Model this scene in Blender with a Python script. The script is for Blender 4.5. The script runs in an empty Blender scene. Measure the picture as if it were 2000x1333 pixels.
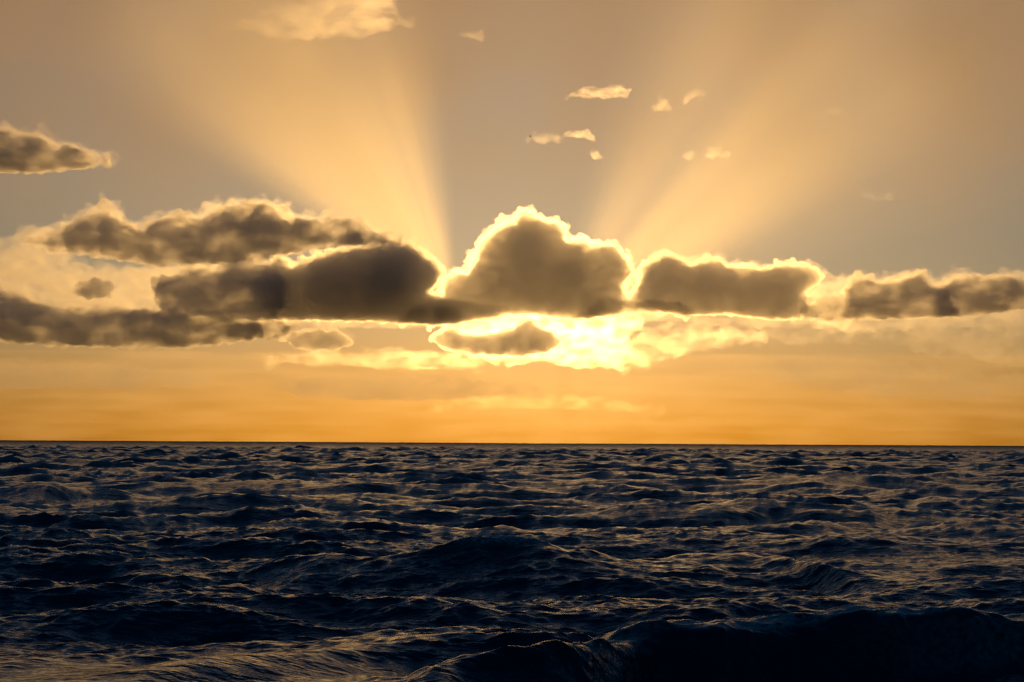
import bpy, bmesh, math, random
import numpy as np
from mathutils import Vector, Matrix, noise as mnoise

R = math.radians
S = bpy.context.scene
COL = S.collection

# ------------------------------------------------------------------ camera
FPX = 85.0 / 36.0 * 2000.0            # focal length in photograph pixels (2000 wide)
EYE = Vector((0.0, 0.0, 4.0))
cam_d = bpy.data.cameras.new('camera')
cam = bpy.data.objects.new('camera', cam_d)
COL.objects.link(cam)
cam_d.lens = 85.0
cam_d.sensor_width = 36.0
cam_d.clip_start = 0.5
cam_d.clip_end = 200000.0
CAM_M = Matrix.Rotation(R(90) + math.atan(194.2 / FPX), 3, 'X') @ Matrix.Rotation(R(0.315), 3, 'Z')
cam.matrix_world = Matrix.Translation(EYE) @ CAM_M.to_4x4()
S.camera = cam


def ray(px, py):
    return (CAM_M @ Vector(((px - 1000.0) / FPX, (666.5 - py) / FPX, -1.0))).normalized()


def at(px, py, Y):
    d = ray(px, py)
    return EYE + d * (Y / d.y)


# ------------------------------------------------------------------ light
SUN_DIR = ray(1045, 540)              # towards the sun, behind the middle cloud
SUN_EL = math.asin(SUN_DIR.z)
SUN_AZ = math.atan2(SUN_DIR.x, SUN_DIR.y)
W = bpy.data.worlds.new('World')
S.world = W
W.use_nodes = True
nt = W.node_tree
nt.nodes.clear()
out = nt.nodes.new('ShaderNodeOutputWorld')
bg = nt.nodes.new('ShaderNodeBackground')
sky = nt.nodes.new('ShaderNodeTexSky')
sky.sky_type = 'NISHITA'
sky.sun_disc = False
sky.sun_elevation = SUN_EL
sky.sun_rotation = SUN_AZ
sky.altitude = 0
sky.air_density = 1.0
sky.dust_density = 1.25
sky.ozone_density = 4.5
bg.inputs['Strength'].default_value = 0.106
hsv = nt.nodes.new('ShaderNodeHueSaturation')
hsv.inputs['Hue'].default_value = 0.49
hsv.inputs['Saturation'].default_value = 1.16
nt.links.new(sky.outputs[0], hsv.inputs['Color'])
nt.links.new(hsv.outputs[0], bg.inputs[0])
nt.links.new(bg.outputs[0], out.inputs[0])

sun_d = bpy.data.lights.new('sun', 'SUN')
sun_d.energy = 2.5
sun_d.angle = R(0.5)
sun_d.color = (1.0, 0.55, 0.16)
sun = bpy.data.objects.new('sun', sun_d)
COL.objects.link(sun)
sun.rotation_euler = SUN_DIR.to_track_quat('Z', 'Y').to_euler()
sun.location = (0, 0, 60)

S.view_settings.view_transform = 'Standard'
S.view_settings.look = 'None'
S.view_settings.gamma = 1.0
S.view_settings.use_curve_mapping = False
S.view_settings.exposure = -1.5
S.render.engine = 'CYCLES'
cy = S.cycles
cy.use_denoising = True
cy.volume_bounces = 12
cy.max_bounces = 16
cy.transparent_max_bounces = 64
cy.volume_step_rate = 1.0
cy.volume_max_steps = 64


# ------------------------------------------------------------------ helpers
def link_mesh(name, me, mat=None, parent=None):
    o = bpy.data.objects.new(name, me)
    COL.objects.link(o)
    if mat is not None:
        me.materials.append(mat)
    if parent is not None:
        o.parent = parent
    return o


def tag(o, label=None, cat=None, group=None, kind=None):
    if label: o['label'] = label
    if cat: o['category'] = cat
    if group: o['group'] = group
    if kind: o['kind'] = kind
    return o


def mesh_arrays(name, verts, faces, smooth=True):
    me = bpy.data.meshes.new(name)
    verts = np.asarray(verts, np.float32)
    faces = np.asarray(faces, np.int32)
    k = faces.shape[1]
    me.vertices.add(len(verts))
    me.vertices.foreach_set('co', verts.ravel())
    me.loops.add(faces.size)
    me.loops.foreach_set('vertex_index', faces.ravel())
    me.polygons.add(len(faces))
    me.polygons.foreach_set('loop_start', np.arange(0, faces.size, k, dtype=np.int32))
    me.update(calc_edges=True)
    if smooth:
        me.polygons.foreach_set('use_smooth', np.ones(len(faces), bool))
    return me


# ------------------------------------------------------------------ clouds
D0 = 20000.0                          # metres to the cloud bank
MPP = D0 / FPX                        # metres per photograph pixel there


def cloud_mat(name, dens, g=0.92, color=(1, 1, 1), nscale=None, lo=0.4, hi=0.7):
    m = bpy.data.materials.new(name)
    m.use_nodes = True
    t = m.node_tree
    t.nodes.clear()
    o = t.nodes.new('ShaderNodeOutputMaterial')
    v = t.nodes.new('ShaderNodeVolumePrincipled')
    v.inputs['Color'].default_value = (*color, 1)
    v.inputs['Density'].default_value = dens
    v.inputs['Anisotropy'].default_value = g
    if nscale:
        tc = t.nodes.new('ShaderNodeTexCoord')
        mp = t.nodes.new('ShaderNodeMapping')
        mp.inputs['Scale'].default_value = (.55, .55, 1)
        nz = t.nodes.new('ShaderNodeTexNoise')
        nz.inputs['Scale'].default_value = 1.0 / nscale
        nz.inputs['Detail'].default_value = 4
        nz.inputs['Roughness'].default_value = .6
        nz.inputs['Distortion'].default_value = .4
        mr = t.nodes.new('ShaderNodeMapRange')
        mr.inputs[1].default_value, mr.inputs[2].default_value = lo, hi
        mr.inputs[3].default_value, mr.inputs[4].default_value = 0.03 * dens, 1.7 * dens
        t.links.new(tc.outputs['Object'], mp.inputs[0])
        t.links.new(mp.outputs[0], nz.inputs[0])
        t.links.new(nz.outputs[0], mr.inputs[0])
        t.links.new(mr.outputs[0], v.inputs['Density'])
    t.links.new(v.outputs[0], o.inputs['Volume'])
    return m


def ico(sub):
    bm = bmesh.new()
    bmesh.ops.create_icosphere(bm, subdivisions=sub, radius=1.0)
    v = np.array([x.co[:] for x in bm.verts])
    f = np.array([[q.index for q in p.verts] for p in bm.faces])
    bm.free()
    return v, f


ICO = {1: ico(1), 2: ico(2), 3: ico(3)}


def inside(poly, p):
    x, y = p[:, 0], p[:, 1]
    c = np.zeros(len(p), bool)
    n = len(poly)
    for i in range(n):
        x0, y0 = poly[i]
        x1, y1 = poly[(i + 1) % n]
        m = ((y0 > y) != (y1 > y))
        with np.errstate(divide='ignore', invalid='ignore'):
            xi = (x1 - x0) * (y - y0) / (y1 - y0 + 1e-12) + x0
        c ^= m & (x < xi)
    return c


def edge_dist(poly, p):
    d = np.full(len(p), 1e9)
    n = len(poly)
    for i in range(n):
        a = np.array(poly[i], float)
        b = np.array(poly[(i + 1) % n], float)
        ab = b - a
        t = np.clip(((p - a) @ ab) / (ab @ ab), 0, 1)
        q = a + t[:, None] * ab
        d = np.minimum(d, np.hypot(*(p - q).T))
    return d


def puffs(poly, rng, rmax, depth, edge_r=(5, 14), n_try=1500, base_flat=True, child=3):
    """spheres (x px, y px, depth px, radius px) that fill an outline"""
    poly = [tuple(map(float, q)) for q in poly]
    P = np.array(poly)
    lo, hi = P.min(0), P.max(0)
    c = rng.uniform(lo, hi, (n_try, 2))
    c = c[inside(poly, c)]
    d = edge_dist(poly, c)
    order = np.argsort(-np.minimum(d, rmax) + rng.uniform(0, rmax * .4, len(d)))
    sph = []
    for i in order:
        r = min(d[i], rmax)
        if r < 3: continue
        z = rng.uniform(-.5, .5) * depth
        ok = True
        for s in sph:
            if (s[0] - c[i, 0]) ** 2 + (s[1] - c[i, 1]) ** 2 < (.3 * max(s[3], r)) ** 2 and abs(s[2] - z) < .5 * s[3]:
                ok = False
                break
        if ok: sph.append((c[i, 0], c[i, 1], z, r))
        if len(sph) > 420: break
    # an even fill along the middle, so the body is not a row of columns
    st = 14.0
    gx, gy = np.meshgrid(np.arange(lo[0], hi[0], st), np.arange(lo[1], hi[1], st))
    gp = np.stack([gx.ravel(), gy.ravel()], -1) + rng.uniform(-3, 3, (gx.size, 2))
    gp = gp[inside(poly, gp)]
    gd = edge_dist(poly, gp)
    for q in range(len(gp)):
        if gd[q] > 7: sph.append((gp[q, 0], gp[q, 1], rng.uniform(-.08, .08) * depth, min(gd[q] * 1.0, rmax)))
    # boundary puffs
    ymid = .5 * (lo[1] + hi[1])
    n = len(poly)
    for i in range(n):
        a, b = P[i], P[(i + 1) % n]
        L = np.hypot(*(b - a))
        nn = np.array([-(b - a)[1], (b - a)[0]]) / max(L, 1e-6)
        if not inside(poly, np.array([(a + b) / 2 + nn * .5]))[0]: nn = -nn
        s = 0.0
        while s < L:
            base = base_flat and nn[1] < -.6
            r = rng.uniform(*edge_r) * (.5 if base else 1)
            ctr = a + (b - a) * (s / L) + nn * r * (rng.uniform(.5, 1.0) if base else rng.uniform(.05, .8))
            z = rng.uniform(-.35, .35) * depth
            sph.append((ctr[0], ctr[1], z, r))
            for k in range(0 if base else child):
                th = rng.uniform(0, 2 * math.pi)
                rr = r * rng.uniform(.3, .55)
                sph.append((ctr[0] + math.cos(th) * r * .95, ctr[1] + math.sin(th) * r * .95, z + rng.uniform(-.4, .4) * r, rr))
            s += r * .8
    return sph


def voxel_remesh(me, size):
    o = bpy.data.objects.new('tmp', me)
    COL.objects.link(o)
    md = o.modifiers.new('r', 'REMESH')
    md.mode = 'VOXEL'
    md.voxel_size = size
    dg = bpy.context.evaluated_depsgraph_get()
    me2 = bpy.data.meshes.new_from_object(o.evaluated_get(dg))
    bpy.data.objects.remove(o)
    bpy.data.meshes.remove(me)
    return me2


def blob_mesh(name, sph, Y, voxel_px, disp_px, seed, fine=1.0, clean=True):
    s = np.array(sph)
    k = Y / FPX
    vs, fs, off = [], [], 0
    v0, f0 = ICO[2]
    for (px, py, pz, r) in s:
        c = np.array(at(px, py, Y + pz * k)[:])
        vs.append(v0 * (r * k) + c)
        fs.append(f0 + off)
        off += len(v0)
    org = np.array(at(s[:, 0].mean(), s[:, 1].mean(), Y)[:])
    me = mesh_arrays(name, np.vstack(vs) - org, np.vstack(fs))
    me2 = voxel_remesh(me, voxel_px * k)
    n = len(me2.vertices)
    co = np.empty(n * 3, np.float32)
    me2.vertices.foreach_get('co', co)
    co = co.reshape(-1, 3)
    no = np.empty(n * 3, np.float32)
    me2.vertices.foreach_get('normal', no)
    no = no.reshape(-1, 3)
    sc = 1.0 / (26 * k * fine)
    sv = Vector((seed * 3.7, seed * 1.3, seed * 7.1))
    h = np.array([mnoise.fractal(Vector(c) * sc + sv, .75, 2.2, 6) for c in co.tolist()])
    co += no * (h * disp_px * k)[:, None]
    me2.vertices.foreach_set('co', co.ravel())
    me2.update()
    if clean: me2 = voxel_remesh(me2, voxel_px * k)
    me2.polygons.foreach_set('use_smooth', np.ones(len(me2.polygons), bool))
    me2.update()
    me2.name = name
    return me2, org


def shrink(poly, px, top=1.0, base=-.35, vary=True):
    P = np.array(poly, float)
    n = len(P)
    rv = np.random.default_rng(int(abs(P.sum()))).choice([.4, .7, 1.0, 1.4, 1.8], n)
    out = []
    for i in range(n):
        e = P[(i + 1) % n] - P[i - 1]
        nn = np.array([-e[1], e[0]]) / (np.hypot(*e) + 1e-6)
        if not inside([tuple(q) for q in P], np.array([P[i] + nn * 1.5]))[0]: nn = -nn
        out.append(tuple(P[i] + nn * px * (rv[i] if vary else 1) * (base if nn[1] < -.45 else top)))
    return out


SEED = [0]


def cloud(label, poly, Y=D0, rim=8, dens_veil=.004, dens_core=.02, rmax=70, depth=90, edge_r=(4, 15), voxel=3.6, disp=7, core=True, g=.92, fine=.6, group=None, child=5, nz=None, lo=.4, hi=.68, gv=None, nzc=None):
    SEED[0] += 1
    rng = np.random.default_rng(SEED[0] * 17 + 5)
    me, org = blob_mesh('cloud_veil', puffs(shrink(poly, 6, 0, 1, False) if core else poly, rng, rmax, depth, edge_r, child=child), Y, voxel, disp, SEED[0], fine, disp > 7.5 or not core)
    mv = cloud_mat('cloud_veil', dens_veil * D0 / Y, gv or g, nscale=nz and nz * Y / FPX, lo=lo, hi=hi)
    if not core:
        o = link_mesh('cloud', me, mv)
        o.location = org
        return tag(o, label, 'cloud', group)
    root = bpy.data.objects.new('cloud', None)
    COL.objects.link(root)
    root.location = org
    tag(root, label, 'cloud', group)
    link_mesh('veil', me, mv, root)
    mc = cloud_mat('cloud_core', dens_core * D0 / Y, g, nscale=nzc and nzc * Y / FPX, lo=.36, hi=.60)
    me2, org2 = blob_mesh('cloud_core', puffs(shrink(poly, rim, 1.0, 0.0), rng, rmax, depth, edge_r, child=3), Y, voxel * 1.15, disp, SEED[0] + 50, fine, disp > 7.5)
    c = link_mesh('core', me2, mc, root)
    c.location = org2 - org
    return root


C_MID = [(836, 632), (850, 600), (862, 572), (866, 548), (888, 529), (912, 531), (924, 501), (944, 465), (968, 441), (1000, 429), (1024, 412), (1043, 416), (1063, 433), (1091, 431), (1103, 445), (1107, 469), (1123, 467), (1143, 465), (1155, 481), (1171, 475), (1198, 477), (1222, 505), (1238, 530), (1222, 560), (1226, 590), (1216, 612), (1150, 624), (1099, 622), (1020, 614), (950, 622)]
C_LMID = [(497, 600), (497, 565), (513, 525), (548, 497), (572, 520), (620, 495), (660, 482), (720, 476), (760, 468), (800, 478), (840, 500), (864, 520), (868, 542), (842, 572), (880, 585), (900, 628), (840, 634), (700, 628), (572, 626), (500, 626)]
C_LTOP = [(45, 470), (95, 445), (150, 424), (185, 402), (210, 390), (235, 410), (243, 432), (275, 440), (300, 425), (350, 415), (390, 422), (402, 405), (440, 396), (500, 392), (560, 398), (572, 420), (592, 425), (640, 418), (690, 428), (740, 450), (775, 470), (750, 477), (690, 480), (600, 490), (520, 506), (430, 516), (310, 520), (200, 502), (100, 492)]
C_R1 = [(1214, 600), (1244, 560), (1255, 522), (1272, 505), (1300, 494), (1330, 500), (1350, 510), (1380, 504), (1402, 506), (1420, 520), (1470, 515), (1490, 525), (1520, 517), (1580, 518), (1602, 532), (1600, 552), (1575, 575), (1592, 600), (1590, 622), (1500, 624), (1420, 614), (1350, 617), (1280, 607)]
C_R2 = [(1640, 620), (1642, 575), (1652, 545), (1680, 533), (1720, 546), (1760, 533), (1800, 528), (1822, 545), (1850, 560), (1875, 618), (1760, 622), (1690, 625)]
C_R3 = [(1815, 618), (1820, 580), (1845, 546), (1870, 536), (1900, 531), (1930, 540), (1960, 530), (2000, 535), (2060, 528), (2110, 550), (2140, 590), (2120, 614), (2000, 604), (1900, 618)]
C_WISP = [(1592, 640), (1572, 575), (1600, 545), (1622, 536), (1645, 550), (1652, 590), (1670, 625), (1650, 645)]
C_GAP = [(842, 658), (880, 640), (905, 655), (960, 655), (1004, 644), (1020, 627), (1038, 626), (1056, 642), (1084, 652), (1094, 676), (1060, 690), (1000, 696), (920, 691), (865, 682)]
C_SLEFT = [(545, 660), (575, 645), (620, 640), (665, 642), (692, 655), (690, 672), (650, 684), (580, 682)]
C_LCLUMP = [(290, 570), (305, 540), (340, 530), (372, 520), (415, 522), (440, 505), (480, 495), (530, 512), (560, 545), (560, 590), (540, 622), (440, 630), (400, 618), (350, 618), (310, 600)]
C_LSTRAT = [(-120, 580), (-60, 556), (30, 560), (90, 582), (140, 600), (220, 596), (270, 592), (340, 606), (420, 612), (520, 622), (575, 640), (560, 656), (440, 672), (340, 680), (220, 678), (100, 675), (0, 665), (-120, 655)]
C_LVEIL = [(-120, 560), (-60, 480), (20, 465), (60, 440), (110, 450), (110, 485), (170, 522), (260, 528), (330, 520), (420, 508), (500, 505), (520, 540), (440, 600), (360, 640), (200, 640), (60, 625), (-100, 625)]
C_LDARK = [(140, 570), (165, 555), (190, 545), (215, 560), (205, 578), (170, 585)]
C_UL = [(-80, 300), (-60, 262), (-20, 248), (15, 244), (45, 262), (85, 256), (110, 278), (150, 282), (190, 300), (225, 305), (205, 320), (160, 330), (80, 338), (-40, 336)]
C_TOPC = [(425, 55), (470, 40), (520, 30), (560, 5), (620, -40), (700, -60), (760, -40), (768, 10), (775, 35), (802, 42), (770, 56), (710, 75), (640, 74), (560, 82), (500, 65)]
V_LOW = [(520, 700), (600, 688), (680, 692), (760, 684), (860, 694), (940, 706), (930, 722), (820, 722), (700, 716), (600, 716)]
V_STREAK = [(840, 792), (920, 778), (1020, 774), (1120, 780), (1200, 786), (1290, 800), (1200, 806), (1080, 798), (960, 800)]
V_RIGHT = [(1222, 690), (1250, 655), (1300, 640), (1360, 634), (1430, 642), (1500, 652), (1480, 668), (1410, 676), (1340, 690), (1290, 706), (1240, 722)]
V_RIGHT2 = [(1440, 660), (1520, 646), (1600, 640), (1690, 646), (1750, 658), (1700, 670), (1620, 668), (1540, 676), (1470, 674)]
V_WEDGE = [(1745, 660), (1770, 640), (1830, 630), (1900, 622), (2000, 622), (2120, 625), (2120, 720), (2000, 715), (1900, 700), (1800, 690)]
B_FILL = [(470, 640), (500, 560), (560, 520), (700, 500), (860, 540), (1000, 560), (1220, 545), (1300, 520), (1500, 530), (1620, 545), (1760, 545), (1900, 548), (2100, 545), (2160, 600), (2080, 640), (1900, 640), (1700, 648), (1500, 640), (1300, 632), (1100, 628), (800, 642), (600, 640)]
C_LINKR = [(1566, 622), (1572, 596), (1600, 580), (1630, 588), (1662, 582), (1680, 600), (1684, 622), (1630, 628)]
C_JOINR = [(1120, 622), (1150, 600), (1190, 590), (1230, 594), (1270, 588), (1330, 598), (1350, 614), (1280, 610), (1210, 616)]
C_JOINL = [(780, 630), (810, 600), (850, 590), (880, 586), (920, 592), (960, 606), (970, 622), (900, 630), (850, 635)]
V_BANDM = [(540, 752), (620, 738), (740, 734), (860, 740), (980, 748), (1060, 762), (980, 776), (820, 784), (680, 782), (580, 774)]
V_BANDR = [(1440, 716), (1520, 700), (1620, 694), (1720, 706), (1820, 720), (1920, 736), (2050, 742), (2040, 770), (1900, 780), (1760, 778), (1620, 764), (1520, 744)]
V_BANDL = [(-120, 716), (20, 706), (160, 716), (300, 722), (420, 734), (400, 752), (260, 762), (80, 758), (-120, 764)]
V_GLOW = [(865, 650), (930, 625), (1020, 615), (1100, 620), (1170, 618), (1222, 620), (1250, 632), (1228, 660), (1238, 690), (1222, 728), (1190, 716), (1130, 720), (1060, 704), (990, 716), (930, 700), (880, 690)]

VN = dict(nz=13, lo=.38, hi=.62)
cloud('tall domed dark cloud with glowing gold rim above the bright gap', C_MID, g=0.88, voxel=2.5, dens_core=.0095, rim=6, **VN)
cloud('long smooth-backed dark cloud tucked between the slanting and domed clouds', C_LMID, g=0.84, voxel=2.5, dens_core=.013, rim=6, **VN)
cloud('long dark slanting cloud with soft orange tops above the smooth-backed cloud', C_LTOP, nzc=30, gv=.86, g=0.72, Y=D0 * .96, dens_core=0.0085, dens_veil=0.0013, rim=12, disp=11, **VN)
cloud('flat-based dark cloud with gold crinkled top between domed cloud and pale wisp', C_R1, g=.88, dens_core=.012, Y=D0 * 1.01, rim=6, dens_veil=0.0018, **VN)
cloud('dark cloud with orange crinkled edges past the pale wisp', C_R2, nzc=30, gv=.86, g=0.78, dens_core=0.008, rim=9, Y=D0 * 1.02, dens_veil=0.0011, disp=9, **VN)
cloud('dark cloud with orange puffed top at the far end of the bank', C_R3, nzc=30, gv=.86, g=0.74, dens_core=0.008, rim=10, Y=D0 * 1.03, dens_veil=0.001, disp=9, **VN)
cloud('thin glowing wisp hanging between two dark clouds of the bank', C_WISP, core=False, voxel=5.0, dens_veil=.0012, rmax=24, depth=40, disp=10, Y=D0 * 1.025, nz=18)
cloud('small dark cloud floating inside the bright gap', C_GAP, g=.86, Y=D0 * 1.04, core=False, voxel=3.0, rmax=26, depth=50, dens_veil=.017, edge_r=(4, 9), disp=7)
cloud('small hazy lens-shaped cloud beneath the smooth-backed dark cloud', C_SLEFT, g=0.75, Y=D0 * 1.04, rmax=20, depth=40, rim=7, dens_veil=.0006, dens_core=0.012, edge_r=(4, 9), disp=9, **VN)
cloud('lumpy dark cloud between the glowing veil and the smooth-backed cloud', C_LCLUMP, nzc=30, gv=.86, g=0.72, Y=D0 * .985, rim=9, dens_veil=0.001, dens_core=0.0085, disp=11, **VN)
cloud('low dark stratus band under the glowing veil', C_LSTRAT, nzc=30, g=0.66, Y=D0 * .98, rim=9, dens_veil=.0006, dens_core=0.0075, disp=11, rmax=60, depth=110, **VN)
cloud('thin glowing orange veil over the low stratus band', C_LVEIL, g=.78, Y=D0 * 1.03, core=False, voxel=5.0, dens_veil=.0022, disp=14, rmax=60, depth=70, nz=34, lo=.38, hi=.7)
cloud('small dark tuft in front of the glowing veil', C_LDARK, g=0.7, Y=D0 * .97, rim=5, dens_veil=.001, dens_core=0.016, disp=6, rmax=16, depth=30, **VN)
cloud('lone purple-brown cloud with orange belly high in the open sky', C_UL, nzc=30, gv=.86, g=0.72, Y=D0 * .8, rim=12, dens_veil=0.0011, dens_core=0.008, disp=10, **VN)
cloud('bright golden cloud at the top of the broadest sunbeam', C_TOPC, Y=D0 * .7, core=False, voxel=5.0, dens_veil=.0011, disp=9, rmax=36, depth=40, nz=30, lo=.4, hi=.7)
cloud('thin bright streaks of cloud under the smooth-backed cloud', V_LOW, Y=D0 * 1.1, core=False, voxel=5.0, dens_veil=.0006, disp=6, rmax=16, depth=60, nz=26, lo=.43, hi=.75)
cloud('thin bright streak of cloud below the glowing gap', V_STREAK, Y=D0 * 1.12, core=False, voxel=5.0, dens_veil=.0002, disp=5, rmax=12, depth=60, nz=26, lo=.43, hi=.75)
cloud('ragged glowing cloud at the end of the blazing gap', V_RIGHT, g=.88, Y=D0 * 1.1, core=False, voxel=5.0, dens_veil=.0010, disp=16, rmax=30, depth=60, nz=24, lo=.45, hi=.75)
cloud('thin glowing streak under the flat-based dark cloud', V_RIGHT2, g=.85, Y=D0 * 1.1, core=False, voxel=5.0, dens_veil=0.0006, disp=14, rmax=16, depth=60, nz=24, lo=.48, hi=.78)
cloud('soft orange wedge of cloud below the puffed dark cloud', V_WEDGE, g=.7, Y=D0 * 1.06, core=False, voxel=5.0, dens_veil=0.0014, disp=18, rmax=45, depth=90, nz=36, lo=.46, hi=.76)
cloud('long translucent orange cloud filling in behind the dark bank', B_FILL, g=.82, Y=D0 * 1.08, core=False, voxel=5.5, dens_veil=.0011, disp=14, rmax=45, depth=50, nz=30, lo=.4, hi=.72)
cloud('brown translucent lump of cloud under the pale wisp', C_LINKR, g=.75, Y=D0 * 1.0, core=False, dens_veil=.006, rmax=20, depth=40, disp=9, nz=22, lo=.34, hi=.62)
cloud('low dark lump joining the domed cloud to the flat-based cloud', C_JOINR, g=.86, Y=D0 * .99, core=False, dens_veil=.008, rmax=14, depth=60, disp=6)
cloud('low dark lump joining the domed cloud to the smooth-backed cloud', C_JOINL, g=.86, Y=D0 * .99, core=False, dens_veil=.008, rmax=18, depth=60, disp=6)
cloud('hazy brown cloud band lying below the bright streaks', V_BANDM, g=.6, Y=D0 * .94, core=False, voxel=5.5, dens_veil=.0016, disp=7, rmax=22, depth=60, nz=44, lo=.3, hi=.7)
cloud('long hazy mauve cloud band below the orange wedge', V_BANDR, g=.6, Y=D0 * .94, core=False, voxel=5.5, dens_veil=0.0011, disp=15, rmax=30, depth=60, nz=44, lo=.3, hi=.7)
cloud('faint brown cloud band beneath the low dark stratus', V_BANDL, g=.6, Y=D0 * .94, core=False, voxel=5.5, dens_veil=.0016, disp=8, rmax=22, depth=60, nz=44, lo=.3, hi=.7)
cloud('added thin cloud standing for sun glare in the gap under the domed cloud', V_GLOW, Y=D0 * 1.08, core=False, voxel=5.0, dens_veil=.0014, disp=13, rmax=34, depth=50, nz=20, lo=.43, hi=.72)  # cloud added to give the white sun glare in the gap

G = 'small loose cloudlets in the open sky'
LETS = [
    ('small peach cloudlet with frayed top, largest of the loose cloudlets', [(1108, 188), (1140, 176), (1180, 172), (1205, 164), (1230, 176), (1222, 190), (1170, 193)], .0016),
    ('tiny upright golden tuft beside the largest peach cloudlet', [(1278, 212), (1290, 192), (1302, 196), (1310, 214), (1294, 216)], .0014),
    ('thin golden arc-shaped cloudlet beside the tiny upright tuft', [(1330, 200), (1345, 182), (1365, 176), (1372, 184), (1352, 194), (1340, 206)], .0012),
    ('faint dark smudge of cloud behind the bird', [(1030, 270), (1050, 262), (1090, 266), (1096, 276), (1060, 280)], .0005),
    ('short golden curl of cloud beside the dark smudge', [(1104, 262), (1125, 258), (1148, 258), (1160, 266), (1158, 276), (1140, 270), (1115, 268)], .0016),
    ('tiny speck of cloud under the golden curl', [(1150, 298), (1165, 296), (1178, 306), (1164, 311)], .0010),
    ('tiny golden dot of cloud beside the twin-humped cloudlet', [(1338, 303), (1346, 295), (1356, 300), (1352, 309), (1342, 309)], .0014),
    ('twin-humped golden cloudlet inside the slanting sunbeam', [(1380, 303), (1390, 290), (1402, 294), (1412, 300), (1424, 301), (1422, 308), (1400, 307), (1386, 309)], .0014),
    ('faint flat cloudlet in the hazy glow above the slanting sunbeam', [(1612, 218), (1630, 210), (1648, 214), (1640, 224), (1622, 225)], .0009),
    ('faint curved cloudlet beside the bright top cloud', [(900, 66), (922, 60), (942, 64), (946, 80), (934, 76), (916, 70)], .0009),
    ('ragged faint cloud streak in open sky over the orange-edged clouds', [(1682, 374), (1700, 378), (1718, 386), (1738, 380), (1742, 388), (1712, 392), (1690, 386)], .0007),
    ('pale tuft at the foot of the bright top cloud', [(312, 80), (324, 64), (338, 62), (334, 76), (322, 88)], .0008),
]
for lab, poly, dn in LETS:
    cloud(lab, poly, Y=D0 * .9, core=False, dens_veil=dn * 1.0, rmax=9, depth=14, edge_r=(2.5, 6), voxel=1.8, disp=6, fine=.5, group=G, nz=9, lo=.36, hi=.68)


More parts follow.
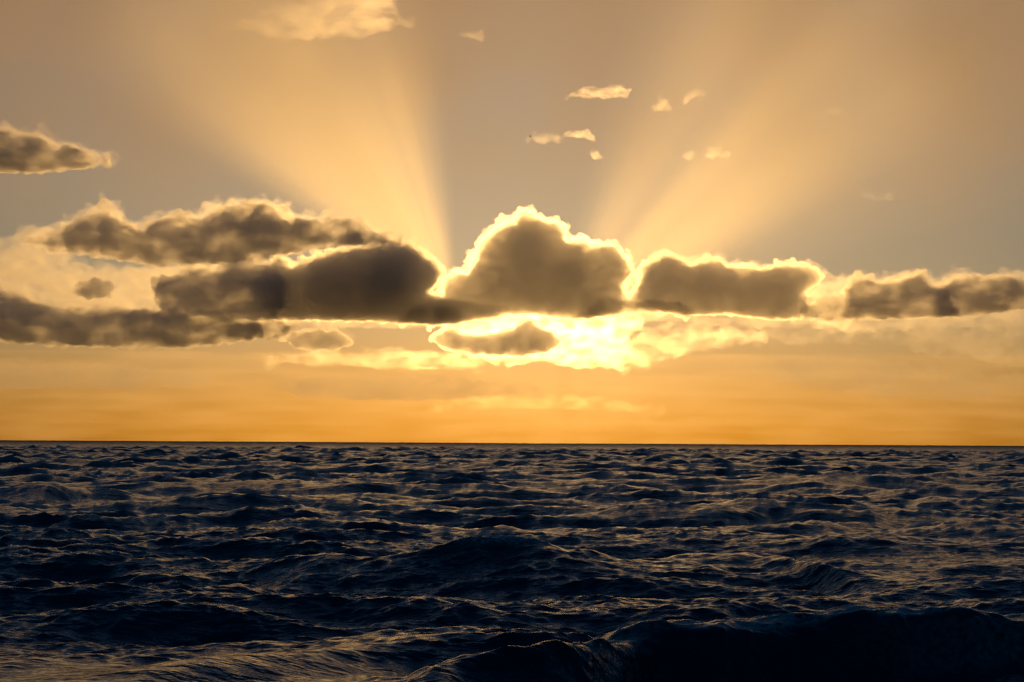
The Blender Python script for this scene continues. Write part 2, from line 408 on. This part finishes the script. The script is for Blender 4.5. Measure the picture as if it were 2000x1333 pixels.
# ------------------------------------------------------------------ sunbeams
def sunbeam(label, apex, th0, th1, soft0, soft1, r0, r1, dens, Y, thick, g=.78, down=False):  # beam and streaks are put into the mist density, not cast by cloud gaps
    """a fan of mist, the sunbeam shaped into its density, behind the bank; angles in degrees from straight up, clockwise"""
    k = Y / FPX
    m = bpy.data.materials.new('sunbeam')
    m.use_nodes = True
    t = m.node_tree
    t.nodes.clear()
    N, L = t.nodes.new, t.links.new
    o = N('ShaderNodeOutputMaterial')
    v = N('ShaderNodeVolumePrincipled')
    v.inputs['Anisotropy'].default_value = g
    v.inputs['Color'].default_value = (1, 1, 1, 1)
    tc = N('ShaderNodeTexCoord')
    sp = N('ShaderNodeSeparateXYZ')
    L(tc.outputs['Object'], sp.inputs[0])

    def mth(op, a, b=None):
        n = N('ShaderNodeMath')
        n.operation = op
        for i, q in enumerate((a, b)):
            if q is None: continue
            if isinstance(q, (int, float)): n.inputs[i].default_value = q
            else: L(q, n.inputs[i])
        return n.outputs[0]

    def mr(x, a, b, c=0.0, d=1.0):
        n = N('ShaderNodeMapRange')
        n.interpolation_type = 'SMOOTHSTEP'
        L(x, n.inputs[0])
        for i, q in enumerate((a, b, c, d)): n.inputs[i + 1].default_value = q
        return n.outputs[0]
    ang = mth('ARCTAN2', sp.outputs[0], sp.outputs[2])
    rad = mth('SQRT', mth('ADD', mth('POWER', mth('ABSOLUTE', sp.outputs[0]), 2), mth('POWER', mth('ABSOLUTE', sp.outputs[2]), 2)))
    f = mth('MULTIPLY', mr(ang, R(th0 - soft0), R(th0 + soft0)), mr(ang, R(th1 + soft1), R(th1 - soft1)))
    f = mth('MULTIPLY', f, mr(rad, r0 * k, (r0 + 120) * k))
    f = mth('MULTIPLY', f, mr(rad, r1 * k, r1 * .35 * k, .25, 1))
    f = mth('MULTIPLY', f, mr(rad, r1 * k, r1 * .8 * k))
    n1 = N('ShaderNodeTexNoise')
    n1.noise_dimensions = '1D'
    n1.inputs['Scale'].default_value = 4.2
    n1.inputs['Detail'].default_value = 2
    L(mth('ADD', ang, apex[0] * .37), n1.inputs['W'])
    n2 = N('ShaderNodeMapRange')
    n2.inputs[1].default_value, n2.inputs[2].default_value = .3, .7
    n2.inputs[3].default_value, n2.inputs[4].default_value = .7, 1.28
    L(n1.outputs[0], n2.inputs[0])
    L(mth('MULTIPLY', mth('MULTIPLY', f, n2.outputs[0]), dens), v.inputs['Density'])
    L(v.outputs[0], o.inputs['Volume'])
    org = at(apex[0], apex[1], Y)
    a0, a1 = R(th0 - soft0), R(th1 + soft1)
    n = 12
    ring = [(math.sin(a0 + (a1 - a0) * i / n), math.cos(a0 + (a1 - a0) * i / n)) for i in range(n + 1)]
    pts = [(r0 * k * a, r0 * k * b) for a, b in ring] + [(r1 * k * a, r1 * k * b) for a, b in reversed(ring)]
    bm = bmesh.new()
    f0 = [bm.verts.new((x, -thick / 2, z)) for x, z in pts]
    f1 = [bm.verts.new((x, thick / 2, z)) for x, z in pts]
    q = len(pts)
    bm.faces.new(f0)
    bm.faces.new(f1[::-1])
    for i in range(q): bm.faces.new((f0[i], f1[i], f1[(i + 1) % q], f0[(i + 1) % q]))
    bmesh.ops.recalc_face_normals(bm, faces=bm.faces)
    me = bpy.data.meshes.new('sunbeam')
    bm.to_mesh(me)
    bm.free()
    ob = link_mesh('sunbeam', me, m)
    ob.location = org
    if down: ob.rotation_euler = (0, math.pi, 0)
    tag(ob, label, 'sunbeam', 'sunbeams of shaped mist fanning out from behind the cloud bank')


sunbeam('broad bright sunbeam of shaped mist rising from the notch beside the domed cloud', (893, 590), -51, -24, 12, 24, 10, 980, 6.6e-4, D0 * 1.15, 2000)
sunbeam('narrow slanting sunbeam of shaped mist rising over the flat-based dark cloud', (1060, 690), 42, 57, 12, 7, 120, 1000, 2.8e-4, D0 * 1.15, 2000)
sunbeam('wide faint sunbeam of shaped mist with soft edges around the narrow slanting beam', (1075, 650), 22, 64, 13, 14, 120, 1600, 1.3e-4, D0 * 1.28, 2000)

sunbeam('soft sunlight glow of shaped mist fanning down to the sea below the gap', (1085, 560), -60, 60, 45, 45, 60, 420, 5e-5, D0 * 1.15, 2000, down=True)


def high_veil(label, x0, x1, ytop, ylow, soft, dens, Y, thick, nsc=260, stretch=1.0, nlo=.6, nhi=1.5, g=.6, det=2):
    k = Y / FPX
    m = cloud_mat('high_veil', dens, g, color=(1, .88, .66))
    t = m.node_tree
    v = next(n for n in t.nodes if n.type == 'PRINCIPLED_VOLUME')
    tc = t.nodes.new('ShaderNodeTexCoord')
    sp = t.nodes.new('ShaderNodeSeparateXYZ')
    mr = t.nodes.new('ShaderNodeMapRange')
    mr.interpolation_type = 'SMOOTHSTEP'
    mr.inputs[1].default_value, mr.inputs[2].default_value = 0, soft * k
    mr.inputs[3].default_value, mr.inputs[4].default_value = 0, dens
    nz = t.nodes.new('ShaderNodeTexNoise')
    nz.inputs['Scale'].default_value = 1 / (nsc * k)
    nz.inputs['Detail'].default_value = det
    mm = t.nodes.new('ShaderNodeMath')
    mm.operation = 'MULTIPLY'
    m2 = t.nodes.new('ShaderNodeMapRange')
    m2.inputs[1].default_value, m2.inputs[2].default_value = .3, .7
    m2.inputs[3].default_value, m2.inputs[4].default_value = nlo, nhi
    t.links.new(tc.outputs['Object'], sp.inputs[0])
    mp = t.nodes.new('ShaderNodeMapping')
    mp.inputs['Scale'].default_value = (1, 1, stretch)
    t.links.new(tc.outputs['Object'], mp.inputs[0])
    t.links.new(mp.outputs[0], nz.inputs[0])
    t.links.new(nz.outputs[0], m2.inputs[0])
    t.links.new(sp.outputs[2], mr.inputs[0])
    t.links.new(mr.outputs[0], mm.inputs[0])
    t.links.new(m2.outputs[0], mm.inputs[1])
    t.links.new(mm.outputs[0], v.inputs['Density'])
    c = at((x0 + x1) / 2, ylow, Y)
    hx, hz = (x1 - x0) / 2 * k, (ylow - ytop) * k
    V = [(sx * hx, sy * thick / 2, z) for z in (0, hz) for sx, sy in ((-1, -1), (1, -1), (1, 1), (-1, 1))]
    Fc = [(3, 2, 1, 0), (4, 5, 6, 7), (0, 1, 5, 4), (1, 2, 6, 5), (2, 3, 7, 6), (3, 0, 4, 7)]
    o = link_mesh('cloud', mesh_arrays('cloud', V, Fc, False), m)
    o.location = c
    tag(o, label, 'cloud')


high_veil('thin high veil of added warm haze spread across the upper sky', -2500, 4500, -330, 560, 480, 4.2e-4, D0 * 1.45, 1800)  # haze slab added to warm the upper sky, top cut so sea reflects blue
high_veil('streaky low layer of thin orange cloud along the horizon', -2500, 4500, 690, 880, 20, 1.3e-4, D0 * 1.3, 900, nsc=170, stretch=8.0, nlo=-.6, nhi=2.6, g=.72, det=4)

# ------------------------------------------------------------------ sea


def cascade(L, N, lmin, lmax, hs, spread, seed, wind=-math.pi / 2, peak=None, chop=1.0):
    rg = np.random.default_rng(seed)
    k1 = 2 * np.pi * np.fft.fftfreq(N, L / N)
    kx, ky = np.meshgrid(k1, k1, indexing='ij')
    k = np.hypot(kx, ky)
    k[0, 0] = 1
    lam = 2 * np.pi / k
    kp = 2 * np.pi / (peak or lmax)
    sp = np.exp(-1.25 * (kp / k) ** 2) / k ** 4 * ((lam >= lmin) & (lam <= lmax))
    dth = np.arctan2(ky, kx) - wind
    c = np.abs(np.cos(dth / 2)) ** (2 * spread)
    sp = sp * (c + .04)
    sp[0, 0] = 0
    a = np.sqrt(sp) * (rg.normal(size=k.shape) + 1j * rg.normal(size=k.shape))
    h = np.fft.ifft2(a)
    hz = h.real
    dx = np.fft.ifft2(1j * kx / k * a).real
    dy = np.fft.ifft2(1j * ky / k * a).real
    s = hs / 4 / hz.std()
    return dict(L=L, N=N, z=hz * s, x=dx * s * chop, y=dy * s * chop)


def sample(F, L, N, x, y):
    u = (x / L * N) % N
    v = (y / L * N) % N
    i = u.astype(np.int32)
    j = v.astype(np.int32)
    fu = u - i
    fv = v - j
    i %= N
    j %= N
    i2 = (i + 1) % N
    j2 = (j + 1) % N
    return (F[i, j] * (1 - fu) + F[i2, j] * fu) * (1 - fv) + (F[i, j2] * (1 - fu) + F[i2, j2] * fu) * fv


def sstep(a, b, x):
    t = np.clip((x - a) / (b - a), 0, 1)
    return t * t * (3 - 2 * t)


rows = [3.0]
while rows[-1] < 9500:
    d = rows[-1]
    if d < 33: st = .9
    elif d < 50: st = .045
    elif d < 100: st = .045 + (d - 50) / 50 * .17
    elif d < 1000: st = max(.2, d * .0047)
    else: st = d * .015
    rows.append(d + st)
rows = np.array(rows)
fine_t = np.linspace(-.233, .233, 510)
ex = .233 + np.cumsum(.0008 * 1.22 ** np.arange(36))
ex = ex[ex < 2.2]
tt = np.concatenate([-ex[::-1], fine_t, ex])
yy, xx = np.meshgrid(rows, tt, indexing='ij')
xx = xx * yy
shape = yy.shape
cas = [
    (cascade(331.0, 512, 14, 90, 1.25, 10, 3, peak=26, chop=.9), (9000, 30000)),
    (cascade(83.0, 512, 2.6, 16, .66, 7, 8, peak=11, wind=-math.pi / 2 + .18, chop=.95), (1500, 8000)),
    (cascade(17.3, 512, 0.25, 2.6, .15, 3, 21, peak=2.2, wind=-math.pi / 2 + .3, chop=.7), (160, 1000)),
]
Z = np.zeros(shape)
X = xx.copy()
Y = yy.copy()
for c, (f0, f1) in cas:
    w = 1 - sstep(f0, f1, yy)
    a = math.radians(11 if c['L'] < 300 else 4)
    sx = xx * math.cos(a) - yy * math.sin(a)
    sy = xx * math.sin(a) + yy * math.cos(a)
    near = .55 + .45 * sstep(45, 110, yy) if c['L'] > 300 else 1 - .5 * (1 - sstep(42, 52, yy)) * (1 - sstep(-4, 1, xx))
    if c['L'] < 300:
        patch = 1.02 + .33 * np.sin(xx / 17 + .6 * np.sin(yy / 29)) * np.sin(yy / 23 + 1.1 + .8 * np.sin(xx / 31))
        near = near * patch * (1 - .15 * sstep(66, 74, yy) * (1 - sstep(92, 106, yy)))
    if 50 < c['L'] < 300: near = near * (1 + 1.0 * sstep(120, 900, yy))
    near = near * (1 - .55 * (1 - sstep(39.5, 44, yy)) * (1 - sstep(-3.5, -.5, xx)))
    Z += w * near * sample(c['z'], c['L'], c['N'], sx, sy)
    X += w * near * sample(c['x'], c['L'], c['N'], sx, sy)
    Y += w * near * sample(c['y'], c['L'], c['N'], sx, sy)


def horizon_y(px): return 854.9 + 11.0 * px / 2000.0


def ridge(pts, wf, wb, lean, fade=1.2, fp=2, rough=0.0):
    """a wave crest through pts = (px, py, crest height): gentle back, steep front leaning towards the shore"""
    global Z, Y
    P = np.array(pts, float)
    d = (EYE.z - P[:, 2]) / ((P[:, 1] - horizon_y(P[:, 0])) / FPX)
    x = (P[:, 0] - 1000) / FPX * d
    o = np.argsort(x)
    x, d, h = x[o], d[o], P[o, 2]
    yc = np.interp(xx, x, d)
    if rough:
        for q, (f, a) in enumerate(((1.1, .5), (2.7, .3), (6.1, .16), (13.0, .07))):
            yc = yc + rough * a * np.sin(f * xx + q * 2.1 + 1.3 * np.sin(.7 * f * xx))
    A = np.interp(xx, x, h)
    A = A * np.exp(-(np.maximum(x[0] - xx, 0) / fade) ** 2) * np.exp(-(np.maximum(xx - x[-1], 0) / fade) ** 2)
    u = yy - yc
    if callable(wf): wf = wf(xx)
    p = np.where(u < 0, np.exp(-np.abs(u / wf) ** fp), np.exp(-np.abs(u / wb) ** 1.5))
    Z += A * p
    Y -= lean * A * p ** 2.5
    return p * A


# shore break on the right, its shoulder running down to the left
brk = ridge([(800, 1356, .25), (900, 1330, .42), (1000, 1296, .62), (1100, 1262, .84), (1180, 1232, 1.0), (1270, 1206, 1.12), (1350, 1197, 1.2), (1450, 1193, 1.22), (1500, 1188, 1.24), (1600, 1181, 1.28), (1650, 1178, 1.3), (1700, 1186, 1.26), (1850, 1188, 1.28), (2000, 1181, 1.3), (2200, 1176, 1.3), (2600, 1176, 1.2)], lambda q: 2.9 - 1.6 * sstep(.4, 2.9, q), 3.2, .32, 2.0, fp=3.0, rough=.28)
ridge([(150, 1335, .22), (300, 1312, .34), (520, 1275, .42), (750, 1238, .5), (900, 1232, .5), (1040, 1242, .4)], 2.2, 3.0, .35)
ridge([(400, 1120, .3), (500, 1104, .42), (625, 1088, .6), (690, 1097, .5), (780, 1093, .55), (860, 1086, .62), (960, 1084, .66), (1040, 1092, .58), (1120, 1108, .4)], 2.8, 3.4, .45, 2.0)
ridge([(1380, 1100, .45), (1470, 1088, .6), (1540, 1082, .75), (1640, 1108, .6), (1760, 1118, .5), (1880, 1130, .4)], 3.0, 3.6, .25, 2.0)
ridge([(400, 1040, .35), (470, 1026, .6), (540, 1024, .7), (610, 1036, .5), (650, 1045, .3)], 3.0, 3.5, .5)
ridge([(1560, 945, .6), (1630, 934, 1.0), (1700, 942, .6)], 5.0, 6.0, .4, 3)
ridge([(30, 962, .5), (110, 952, .9), (200, 958, .6)], 5.0, 6.0, .4, 3)
ridge([(1280, 1002, .4), (1400, 992, .7), (1500, 984, .8), (1640, 1000, .5)], 4.0, 5.0, .4, 2)

nr, nc = shape
idx = np.arange(nr * nc).reshape(shape)
F = np.stack([idx[:-1, :-1], idx[:-1, 1:], idx[1:, 1:], idx[1:, :-1]], -1).reshape(-1, 4)
chopz = Z.copy()
foam_sheen = np.zeros(shape)
pk = brk / np.maximum(brk.max(axis=0, keepdims=True), 1e-6)
wav = .5 + .5 * np.sin(xx * 1.7 + 1.1) * np.sin(xx * .63 + .4)
foam_sheen += sstep(.90, .98, pk) * (brk > .85) * (.3 + .7 * wav)  # crest foam, its pale colour also painting the lit lip
foam_sheen += .28 * sstep(4.5, 8.5, xx) * sstep(.05, .3, pk) * (1 - sstep(.8, .95, pk)) * (brk > .1) * (yy < 46)  # pale sheen of the breaker face painted into the base colour
band = (yy > 60) & (yy < 900) & (np.abs(xx / yy) < .24)
rel = chopz / (1 + yy / 2500)
q0, q1 = np.quantile(rel[band], [.9955, .9995])
foam_sheen += 1.0 * sstep(q0, q1, rel) * band
Z -= (X ** 2 + Y ** 2) / (2 * 6371000.0)          # the earth's curve makes the horizon
sea_me = mesh_arrays('sea', np.stack([X, Y, Z], -1).reshape(-1, 3), F)
at_ = sea_me.attributes.new('foam_sheen', 'FLOAT', 'POINT')
at_.data.foreach_set('value', np.clip(foam_sheen, 0, 1).ravel().astype(np.float32))
m = bpy.data.materials.new('sea_water')
m.use_nodes = True
t = m.node_tree
b = t.nodes['Principled BSDF']
b.inputs['Base Color'].default_value = (.010, .038, .072, 1)
b.inputs['Roughness'].default_value = .14
b.inputs['IOR'].default_value = 1.333
b.inputs['Specular IOR Level'].default_value = .4
tc = t.nodes.new('ShaderNodeTexCoord')
bumps = None
sep = t.nodes.new('ShaderNodeSeparateXYZ')
t.links.new(tc.outputs['Object'], sep.inputs[0])
far = t.nodes.new('ShaderNodeMapRange')      # beyond the meshed chop the same waves go on as relief
far.inputs[1].default_value, far.inputs[2].default_value = 250, 1500
t.links.new(sep.outputs[1], far.inputs[0])
for sc_, dist_, stg in ((.22, 2.2, None), (1.6, .16, 1.0), (7.0, .05, 1.0)):
    mp = t.nodes.new('ShaderNodeMapping')
    mp.inputs['Scale'].default_value = (.55, 1, 1)
    mp.inputs['Rotation'].default_value = (0, 0, .3)
    nz = t.nodes.new('ShaderNodeTexNoise')
    nz.inputs['Scale'].default_value = sc_
    nz.inputs['Detail'].default_value = 3
    bp = t.nodes.new('ShaderNodeBump')
    bp.inputs['Distance'].default_value = dist_
    if stg: bp.inputs['Strength'].default_value = stg
    else: t.links.new(far.outputs[0], bp.inputs['Strength'])
    t.links.new(tc.outputs['Object'], mp.inputs[0])
    t.links.new(mp.outputs[0], nz.inputs[0])
    t.links.new(nz.outputs[0], bp.inputs['Height'])
    if bumps: t.links.new(bumps, bp.inputs['Normal'])
    bumps = bp.outputs[0]
t.links.new(bumps, b.inputs['Normal'])
rg_ = t.nodes.new('ShaderNodeMapRange')      # unresolved chop far out spreads the reflection
rg_.inputs[1].default_value, rg_.inputs[2].default_value = 60, 3000
rg_.inputs[3].default_value, rg_.inputs[4].default_value = .09, .55
t.links.new(sep.outputs[1], rg_.inputs[0])
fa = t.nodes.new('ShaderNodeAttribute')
fa.attribute_name = 'foam_sheen'
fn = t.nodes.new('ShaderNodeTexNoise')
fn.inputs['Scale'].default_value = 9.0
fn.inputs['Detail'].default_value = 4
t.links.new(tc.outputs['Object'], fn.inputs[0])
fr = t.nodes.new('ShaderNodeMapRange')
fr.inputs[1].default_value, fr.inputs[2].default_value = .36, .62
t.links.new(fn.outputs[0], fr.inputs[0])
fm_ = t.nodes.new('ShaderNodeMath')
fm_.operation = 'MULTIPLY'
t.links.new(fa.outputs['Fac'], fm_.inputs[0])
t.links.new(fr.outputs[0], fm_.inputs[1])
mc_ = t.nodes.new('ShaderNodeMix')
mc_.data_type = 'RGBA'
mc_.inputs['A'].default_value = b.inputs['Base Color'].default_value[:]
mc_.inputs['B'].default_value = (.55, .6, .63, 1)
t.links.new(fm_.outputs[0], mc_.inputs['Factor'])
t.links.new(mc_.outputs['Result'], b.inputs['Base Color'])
mr_ = t.nodes.new('ShaderNodeMix')
mr_.inputs[3].default_value = .7
t.links.new(fm_.outputs[0], mr_.inputs[0])
t.links.new(rg_.outputs[0], mr_.inputs[2])
t.links.new(mr_.outputs[0], b.inputs['Roughness'])
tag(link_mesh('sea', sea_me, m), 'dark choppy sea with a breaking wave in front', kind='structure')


# ------------------------------------------------------------------ spray on the breaking crest
rg2 = np.random.default_rng(77)
mask = (brk > .93 * brk.max(axis=0, keepdims=True)) & (brk > .9) & (np.abs(xx / yy) < .24)
ci = np.argwhere(mask)
sv, sf, off = [], [], 0
v0, f0 = ICO[1]
for q in range(420):
    i, j = ci[rg2.integers(len(ci))]
    clump = np.sin(xx[i, j] * 2.3) + np.sin(xx[i, j] * .9 + 2)
    if rg2.random() > .25 + .35 * max(clump, 0): continue
    h = rg2.exponential(.05) + .01
    p = np.array([X[i, j] + rg2.normal() * .06, Y[i, j] + rg2.normal() * .1, Z[i, j] + h])
    sv.append(v0 * rg2.uniform(.004, .011) + p)
    sf.append(f0 + off)
    off += len(v0)
wm = bpy.data.materials.new('spray_drops')
wm.use_nodes = True
wb_ = wm.node_tree.nodes['Principled BSDF']
wb_.inputs['Base Color'].default_value = (.75, .78, .8, 1)
wb_.inputs['Roughness'].default_value = .3
tag(link_mesh('spray', mesh_arrays('spray', np.vstack(sv), np.vstack(sf)), wm), 'fine spray drops thrown up along the breaking wave crest', 'spray', kind='stuff')

# ------------------------------------------------------------------ bird
bd = bpy.data.objects.new('seabird', None)
COL.objects.link(bd)
bd.location = at(1035.5, 267, 700)
bd.rotation_euler = (R(12), R(38), R(-75))
tag(bd, 'tiny dark seabird gliding with spread wings before the dark smudge', 'bird')
fm = bpy.data.materials.new('feathers')
fm.use_nodes = True
fb = fm.node_tree.nodes['Principled BSDF']
fb.inputs['Base Color'].default_value = (.06, .055, .05, 1)
fb.inputs['Roughness'].default_value = .8
prof = [(-.30, .004, 0), (-.24, .03, 0), (-.12, .06, 0), (0, .075, 0), (.12, .065, .005), (.2, .04, .015), (.25, .042, .02), (.30, .03, .018), (.33, .01, .012), (.38, .002, .005)]
V, Fc, n = [], [], 10
for (y, r, z) in prof:
    for a in range(n): V.append((r * math.cos(2 * math.pi * a / n), y, z + r * .9 * math.sin(2 * math.pi * a / n)))
for i in range(len(prof) - 1):
    for a in range(n): Fc.append((i * n + a, i * n + (a + 1) % n, (i + 1) * n + (a + 1) % n, (i + 1) * n + a))
link_mesh('body', mesh_arrays('bird_body', V, Fc), fm, bd)
for sgn in (-1, 1):
    secs = [(.04, .14, -.06, .03), (.28, .13, -.05, .09), (.48, .06, -.07, .07), (.66, -.02, -.10, .02)]
    V = []
    for (x, y0, y1, z) in secs: V += [(sgn * x, y0, z + .012), (sgn * x, y1, z), (sgn * x, (y0 + y1) / 2, z + .022)]
    Fc = []
    for i in range(3):
        a, c = i * 3, i * 3 + 3
        Fc += [(a, c, c + 2, a + 2), (a + 2, c + 2, c + 1, a + 1), (a + 1, c + 1, c, a)]
    link_mesh('wing', mesh_arrays('bird_wing', V, Fc), fm, bd)
link_mesh('tail', mesh_arrays('bird_tail', [(-.02, -.26, 0), (.02, -.26, 0), (.07, -.42, 0), (-.07, -.42, 0)], [(0, 1, 2, 3)]), fm, bd)
